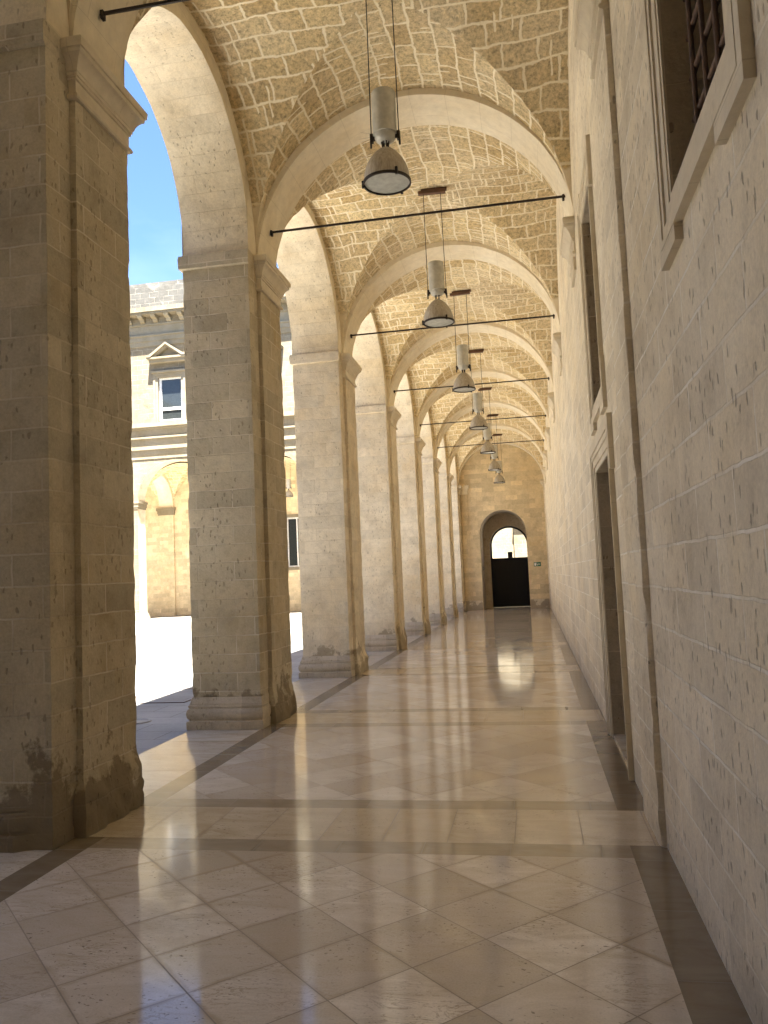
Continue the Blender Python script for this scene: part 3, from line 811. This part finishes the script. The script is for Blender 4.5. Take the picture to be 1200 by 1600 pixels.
mb = MB(); mb.quad((-31, -3.7, -.006), (XO+.03, -3.7, -.006), (XO+.03, 42, -.006), (-31, 42, -.006)); tag(mb.build('courtyard_paving', M['court']), kind='structure')
mb = MB(); mb.quad((-3.84, YG+.5, -.004), (8, YG+.5, -.004), (8, 52, -.004), (-3.84, 52, -.004)); tag(mb.build('street_paving', M['court']), kind='structure')
mb = MB(); mb.quad((-600, -600, -.3), (600, -600, -.3), (600, 600, -.3), (-600, 600, -.3)); tag(mb.build('ground', M['earth']), kind='structure')
mb = MB(); mb.lathe([(0, .006), (.14, .006), (.15, .012), (.18, .012), (.188, .0)], (-4.80, 9.15, -.004), 36); tag(mb.build('drain_cover', M['cast'], None, 30), 'round pale drain cover in the shaded courtyard paving', 'drain cover')
mb = MB(); cx_, cy_ = -5.35, 11.3
for a, b, c, d in ((-.52, -.5, -.7, .7), (.5, .52, -.7, .7), (-.5, .5, -.7, -.68), (-.5, .5, .68, .7)): mb.box(cx_+a, cx_+b, cy_+c, cy_+d, -.005, .004, skip='z')
tag(mb.build('hatch_frame', M['rust']), 'rectangular iron hatch frame set in the courtyard paving', 'hatch')

# ------------------------------------------------------------------ upper storey of this wing and closing walls behind
HE = 12.9
mb = MB()
mb.box(XO, 8, -9, YEND+.0, 7.9, HE); mb.box(XO-.32, 8, -9.0, YEND, HE, HE+.35); mb.box(XO-.12, XO-.001, -3.7, YEND, 8.1, 8.5)
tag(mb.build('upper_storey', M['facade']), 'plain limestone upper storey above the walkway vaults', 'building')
mb = MB(); mb.box(XO, XW+.3, -4.0, -3.7, 0, 7.9); tag(mb.build('closing_wall', M['end']), 'plain limestone wall closing the walkway behind the camera', 'wall')
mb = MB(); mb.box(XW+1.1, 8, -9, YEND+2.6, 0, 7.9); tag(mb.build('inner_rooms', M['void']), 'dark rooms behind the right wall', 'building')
mb = MB(); mb.box(-3.84, -2.65, YEND+.05, 40.5, 0, 12.9); mb.box(-2.65, .25, YEND+.05, YG+.55, 4.65, 12.9); mb.box(.25, 8, YEND+.05, YG+.55, 0, 12.9)
tag(mb.build('corner_block', M['facade']), 'limestone block around the arched passage at the end', 'building')
mb = MB(); mb.box(-31, XO, -9, -.6, 0, 14.5); tag(mb.build('unseen_south_wing', M['facade']), 'plain unseen limestone wing closing the courtyard behind the camera, sized to shade the near piers', 'building')  # out of view; position and height set to keep light off the near piers
# street house seen through the gate
sh = thing('street_house', 'sunlit rough limestone house seen through the gate opening', 'building', (-1, 50, 0))
mb = MB(); mb.box(-14, -1.05, 50, 54, -.3, 9); mb.build('rough_wall', M['street'], sh)
mb = MB(); mb.box(-1.05, 9, 49.8, 54, -.3, 9); mb.box(-.2, -.0, 49.72, 49.799, 0, 8); mb.box(-1.05, 9, 49.6, 49.799, 4.4, 4.6); mb.build('smooth_wall', M['facade'], sh)

# ------------------------------------------------------------------ courtyard wings (north one is in view)
def wing(name, label, cat, T, centres, x0, x1, detail=True):
    """facade in the plane y=0 facing -y, walkway behind it; T places it"""
    t = thing(name, label, cat, tuple(T @ Vector(((x0+x1)/2, 0, 0))))
    def B(m_, nm, mat, sm=None, parent=None):
        m_.T = T; return m_.build(nm, mat, parent or t, sm)
    r = 1.95; cz = 5.9; dep = .8
    cs = sorted(centres)
    eds = [x0]+[(cs[k]+cs[k+1])/2 for k in range(len(cs)-1)]+[x1]
    mb = MB(); so = MB(); bk = MB()
    for k, c in enumerate(cs):
        arch_wall(mb, 0, eds[k], eds[k+1], 0, 7.95, c, r, cz, n=36)
        arch_wall(bk, dep, eds[k], eds[k+1], 0, 7.95, c, r, cz, n=20, sgn=1)
        arch_soffit(so, 0, dep, c, r, cz, n=36)
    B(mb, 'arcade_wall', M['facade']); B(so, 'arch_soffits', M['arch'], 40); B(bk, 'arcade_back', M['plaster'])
    # imposts and bases on the piers
    for k in range(len(cs)+1):
        a = x0 if k == 0 else cs[k-1]+r; b = x1 if k == len(cs) else cs[k]-r
        mb = MB()
        for o, za, zb in ((.03, 5.5, 5.6), (.06, 5.6, 5.78), (.10, 5.78, 5.9)): mb.box(a-(o if k else 0), b+(o if k < len(cs) else 0), -o, dep+o, za, zb)
        B(mb, 'impost', M['trim_sun'])
        mb = MB()
        for o, za, zb in ((.10, 0, .16), (.07, .16, .28), (.035, .28, .36)): mb.box(a-(o if k else 0), b+(o if k < len(cs) else 0), -o, dep+o, za, zb)
        B(mb, 'base_moulding', M['base'])
    # walkway behind: back wall, pilasters, vaults
    yb = 4.3
    wins = [(c-.55, c+.55, 2.35, 5.0) for c in cs[1::2]] if detail else []
    mb = MB(); xs = sorted({x0, x1} | {w[0] for w in wins} | {w[1] for w in wins})
    for a in range(len(xs)-1):
        xm = (xs[a]+xs[a+1])/2; h = [w for w in wins if w[0] < xm < w[1]]
        if h: mb.quad((xs[a], yb, 0), (xs[a+1], yb, 0), (xs[a+1], yb, 2.35), (xs[a], yb, 2.35)); mb.quad((xs[a], yb, 5), (xs[a+1], yb, 5), (xs[a+1], yb, 8), (xs[a], yb, 8))
        else: mb.quad((xs[a], yb, 0), (xs[a+1], yb, 0), (xs[a+1], yb, 8), (xs[a], yb, 8))
    B(mb, 'back_wall', M['end'])
    for w in wins:
        mb = MB()
        for d, o in ((.16, .05), (.08, .03)):
            mb.box(w[0]-d, w[0]-(d-.08), yb-o, yb+.01, w[2]-d, w[3]+d); mb.box(w[1]+(d-.08), w[1]+d, yb-o, yb+.01, w[2]-d, w[3]+d)
            mb.box(w[0]-(d-.08), w[1]+(d-.08), yb-o, yb+.01, w[3]+(d-.08), w[3]+d); mb.box(w[0]-(d-.08), w[1]+(d-.08), yb-o, yb+.01, w[2]-d, w[2]-(d-.08))
        f = B(mb, 'window', M['trim_sun'])
        mb = MB(); mb.T = T
        mb.box(w[0], w[0]+.07, yb+.1, yb+.16, w[2], w[3]); mb.box(w[1]-.07, w[1], yb+.1, yb+.16, w[2], w[3]); mb.box(w[0]+.07, w[1]-.07, yb+.1, yb+.16, w[2], w[2]+.08); mb.box(w[0]+.07, w[1]-.07, yb+.1, yb+.16, w[3]-.08, w[3])
        mb.box((w[0]+w[1])/2-.03, (w[0]+w[1])/2+.03, yb+.1, yb+.16, w[2]+.08, w[3]-.08)
        o = mb.build('window_frame', M['white'], f); 
        mb = MB(); mb.T = T; mb.quad((w[0], yb+.14, w[2]), (w[1], yb+.14, w[2]), (w[1], yb+.14, w[3]), (w[0], yb+.14, w[3])); mb.build('pane', M['pane'], f)
    for k in range(len(cs)+1):
        xm = eds[k]
        if k in (0, len(cs)): continue
        mb = MB(); mb.box(xm-.42, xm+.42, yb-.10, yb, 0, 5.5); B(mb, 'pilaster', M['end'])
        mb = MB()
        for o, za, zb in ((.04, 5.5, 5.58), (.07, 5.58, 5.74), (.11, 5.74, 5.9)): mb.box(xm-.42-o, xm+.42+o, yb-.10-o, yb, za, zb)
        B(mb, 'pilaster_capital', M['trim_sun'])
        # cross arch
        mb = MB(); cy = (dep+yb)/2; ra = (yb-dep)/2; n = 24
        for j in range(n):
            t0, t1 = math.pi*j/n, math.pi*(j+1)/n
            P_ = lambda x, t_, rr: (x, cy-rr*math.cos(t_), 5.9+rr*math.sin(t_))
            mb.quad(P_(xm-.4, t0, ra-.08), P_(xm-.4, t1, ra-.08), P_(xm+.4, t1, ra-.08), P_(xm+.4, t0, ra-.08))
            mb.quad(P_(xm-.4, t0, ra-.08), P_(xm-.4, t0, ra+.25), P_(xm-.4, t1, ra+.25), P_(xm-.4, t1, ra-.08))
            mb.quad(P_(xm+.4, t0, ra-.08), P_(xm+.4, t1, ra-.08), P_(xm+.4, t1, ra+.25), P_(xm+.4, t0, ra+.25))
        B(mb, 'cross_arch', M['plaster'], 40)
    mb = MB()
    for k, c in enumerate(cs):
        a = eds[k]+(.39 if k else 0); b = eds[k+1]-(.39 if k < len(cs)-1 else 0)
        groin(mb, a, b, dep-.01, yb+.01, 5.88, 1.9, n=14)
    B(mb, 'vault', M['vault_n'], 40)
    # entablature above the arcade
    mb = MB()
    for o, za, zb in ((.04, 7.95, 8.15), (.07, 8.15, 8.4), (.16, 8.4, 8.47), (.09, 8.47, 8.95), (.22, 8.95, 9.03), (.14, 9.03, 9.42), (.24, 9.42, 9.5), (.36, 9.5, 9.62), (.30, 9.62, 9.72)):
        mb.box(x0, x1, -o, .02, za, zb, skip='Y')
    B(mb, 'string_course', M['trim_sun'])
    # upper wall with windows
    mb = MB(); uw = [(c-.11-.62, c-.11+.62, 9.82, 12.0) for c in cs]
    xs = sorted({x0, x1} | {w[0] for w in uw} | {w[1] for w in uw}); 
    for a in range(len(xs)-1):
        xm = (xs[a]+xs[a+1])/2; h = [w for w in uw if w[0] < xm < w[1]]
        for za, zb in (((9.72, 9.82), (12.0, 13.65)) if h else ((9.72, 13.65),)):
            mb.quad((xs[a], 0, za), (xs[a+1], 0, za), (xs[a+1], 0, zb), (xs[a], 0, zb))
    B(mb, 'upper_wall', M['facade'])
    for w in uw:
        c = (w[0]+w[1])/2; mb = MB()
        # surround and hood
        for d, o in ((.24, .07), (.12, .04)):
            mb.box(w[0]-d, w[0]-(d-.12), -o, .0, w[2]-.1, w[3]+d); mb.box(w[1]+(d-.12), w[1]+d, -o, .0, w[2]-.1, w[3]+d); mb.box(w[0]-(d-.12), w[1]+(d-.12), -o, .0, w[3]+(d-.12), w[3]+d)
        mb.box(w[0]-.30, w[1]+.30, -.16, 0, w[3]+.24, w[3]+.33)
        # reveals
        mb.box(w[0]-.01, w[0], 0, .25, w[2], w[3]); mb.box(w[1], w[1]+.01, 0, .25, w[2], w[3]); mb.box(w[0], w[1], 0, .25, w[3], w[3]+.01); mb.box(w[0], w[1], 0, .25, w[2]-.01, w[2])
        f = B(mb, 'window', M['trim_sun'])
        mb = MB(); hw = 1.03; zb = 12.72
        mb.box(c-hw+.08, c+hw-.08, -.30, 0, zb, zb+.16); mb.box(c-hw, c+hw, -.42, 0, zb+.16, zb+.25)
        for s_ in (-1, 1):
            for o, th in ((.45, .10), (.30, .12)):
                oz = 0 if o == .45 else -.1
                a0, a1 = (c+s_*(hw+.02 if o == .45 else hw-.12), zb+.25+oz*0), (c, 13.68+oz-.0)
                pts = [(a0[0], a0[1]), (a1[0], a1[1]), (a1[0], a1[1]-th), (a0[0]-s_*.22, a0[1])]
                fr = [(x, -o, z_) for x, z_ in pts]; bk_ = [(x, 0, z_) for x, z_ in pts]
                mb.poly(fr)
                for q in range(4): mb.poly([fr[q], fr[(q+1) % 4], bk_[(q+1) % 4], bk_[q]])
        mb.poly([(c-hw, -.06, zb+.25), (c+hw, -.06, zb+.25), (c, -.06, 13.6)])
        mb.T = T; mb.build('pediment', M['trim_sun'], f)
        mb = MB()
        for a, b, cc, d in ((w[0], w[0]+.12, w[2], w[3]), (w[1]-.08, w[1], w[2], w[3]), (w[0]+.12, w[1]-.08, w[2], w[2]+.08), (w[0]+.12, w[1]-.08, w[3]-.08, w[3]), (w[0]+.12, w[1]-.08, 10.36, 10.50)):
            mb.box(a, b, .12, .2, cc, d)
        mb.T = T; mb.build('window_frame', M['white'], f)
        mb = MB(); mb.quad((w[0], .17, w[2]), (w[1], .17, w[2]), (w[1], .17, w[3]), (w[0], .17, w[3])); mb.T = T; mb.build('pane', M['pane'], f)
    mb = MB()
    for o, za, zb in ((.05, 13.65, 13.9), (.09, 13.9, 14.15), (.15, 14.15, 14.22), (.07, 14.22, 14.7), (.14, 14.7, 14.78)):
        mb.box(x0, x1, -o, .02, za, zb, skip='Y')
    B(mb, 'frieze', M['trim_sun'])
    mb = MB()
    for o, za, zb in ((.62, 15.12, 15.22), (.70, 15.22, 15.36), (.66, 15.36, 15.46)): mb.box(x0, x1, -o, .02, za, zb, skip='Y')
    mb.box(x0, x1, -.12, .02, 14.78, 15.12, skip='Y')
    B(mb, 'cornice', M['facade'])
    nb = int((x1-x0)/.70)
    for k in range(nb):
        x = x0+.35+k*.70; mb = MB()
        pts = [(-.12, 14.80), (-.26, 14.83), (-.30, 14.93), (-.52, 14.98), (-.58, 15.06), (-.58, 15.118), (-.12, 15.118)]
        A = [(x-.12, y_, z_) for y_, z_ in pts]; Bq = [(x+.12, y_, z_) for y_, z_ in pts]
        mb.poly(A[::-1]); mb.poly(Bq)
        for q in range(len(pts)): mb.poly([A[q], A[(q+1) % len(pts)], Bq[(q+1) % len(pts)], Bq[q]])
        B(mb, 'cornice_bracket', M['trim_sun'])
        if not detail and k > 30: break
    mb = MB(); mb.box(x0, x1, -.50, .1, 15.46, 16.72); B(mb, 'parapet', M['parapet'])
    mb = MB(); mb.box(x0, x1, .3, 5.2, 8.4, 15.6); mb.box(x0, x1, yb+.3, 5.2, 0, 8.4); B(mb, 'building_core', M['facade'])
    return t
M['vault_n'] = M['vault'].copy(); M['vault_n'].name = 'vault_rubble_stone_high'
T = Matrix.Translation((0, 37.0, 0))
wing('courtyard_wing', 'sunlit pale limestone wing across the courtyard with arches, pedimented windows and grey parapet', 'building', T, [-26.95, -22.05, -17.15, -12.25, -7.35], -29.4, -3.85)
T = Matrix.Translation((-29.4, 0, 0)) @ Matrix.Rotation(R(90), 4, 'Z')
wing('courtyard_wing', 'limestone wing on the far west side of the courtyard, hidden behind the piers', 'building', T, [-.5+4.9*k for k in range(8)], -3.7, 37.0, False)
# lamp in the north walkway
c = lamp.copy(); C.objects.link(c); c.location = (-12.0, 39.3, 5.9); c['label'] = 'white pendant lamp hanging inside the arcade across the courtyard'; c['group'] = 'lamps across the courtyard'
for ch in lamp.children:
    if ch.name.startswith('bird'): continue
    d = ch.copy(); C.objects.link(d); d.parent = c
for o in list(C.objects):
    if o.get('local'): del o['local']

# ------------------------------------------------------------------ light
EL, AZ = 70, 16           # sun height; degrees east (+x) of the -y direction
sx, sy, sz = math.sin(R(AZ))*math.cos(R(EL)), -math.cos(R(AZ))*math.cos(R(EL)), math.sin(R(EL))
sun = bpy.data.lights.new('sun', 'SUN'); sun.energy = 5.0; sun.angle = R(.53); sun.color = (1, .965, .91)
so = bpy.data.objects.new('sun', sun); C.objects.link(so); so.rotation_euler = Vector((sx, sy, sz)).to_track_quat('Z', 'Y').to_euler()
W = bpy.data.worlds.new('World'); S.world = W; W.use_nodes = True
nt = W.node_tree; bg = nt.nodes['Background']
sk = nt.nodes.new('ShaderNodeTexSky'); sk.sky_type = 'NISHITA'; sk.sun_disc = False; sk.sun_elevation = R(EL); sk.sun_rotation = math.atan2(sx, sy); sk.air_density = 1.0; sk.dust_density = 0; sk.ozone_density = 6.0; sk.altitude = 3000
tc = nt.nodes.new('ShaderNodeTexCoord'); mp = nt.nodes.new('ShaderNodeMapping'); mp.inputs['Scale'].default_value = (1.2, 1.2, 3.2)
ns = nt.nodes.new('ShaderNodeTexNoise'); ns.inputs['Scale'].default_value = 2.3; ns.inputs['Detail'].default_value = 7; ns.inputs['Roughness'].default_value = .55
rp = nt.nodes.new('ShaderNodeMapRange'); rp.inputs[1].default_value = .50; rp.inputs[2].default_value = .80; rp.inputs[3].default_value = 0; rp.inputs[4].default_value = .08
mx = nt.nodes.new('ShaderNodeMix'); mx.data_type = 'RGBA'; mx.inputs[7].default_value = (7.5, 8, 8.5, 1)
nt.links.new(tc.outputs['Generated'], mp.inputs[0]); nt.links.new(mp.outputs[0], ns.inputs['Vector']); nt.links.new(ns.outputs[0], rp.inputs[0]); nt.links.new(rp.outputs[0], mx.inputs[0])
nt.links.new(sk.outputs[0], mx.inputs[6]); nt.links.new(mx.outputs[2], bg.inputs[0]); bg.inputs[1].default_value = .05

# ------------------------------------------------------------------ camera
cam = bpy.data.cameras.new('camera'); co = bpy.data.objects.new('camera', cam); C.objects.link(co); S.camera = co
Rv = Vector((0.98244515, 0.18155725, -0.04287768)); Uv = Vector((0.05670239, -0.07165055, 0.99581677)); Fv = Vector((-0.17772554, 0.98076662, 0.08068746))
co.matrix_world = Matrix(((Rv.x, Uv.x, -Fv.x, 0), (Rv.y, Uv.y, -Fv.y, 0), (Rv.z, Uv.z, -Fv.z, 1.6), (0, 0, 0, 1)))
cam.sensor_fit = 'VERTICAL'; cam.sensor_height = 36; cam.lens = 1259.94/1600*36; cam.clip_start = .05; cam.clip_end = 2000
S.view_settings.view_transform = 'Standard'; S.view_settings.look = 'None'; S.view_settings.gamma = 1; S.view_settings.exposure = 3.42
S.cycles.max_bounces = 10; S.cycles.diffuse_bounces = 7; S.cycles.glossy_bounces = 4; S.cycles.sample_clamp_indirect = 6
S.cycles.use_denoising = True
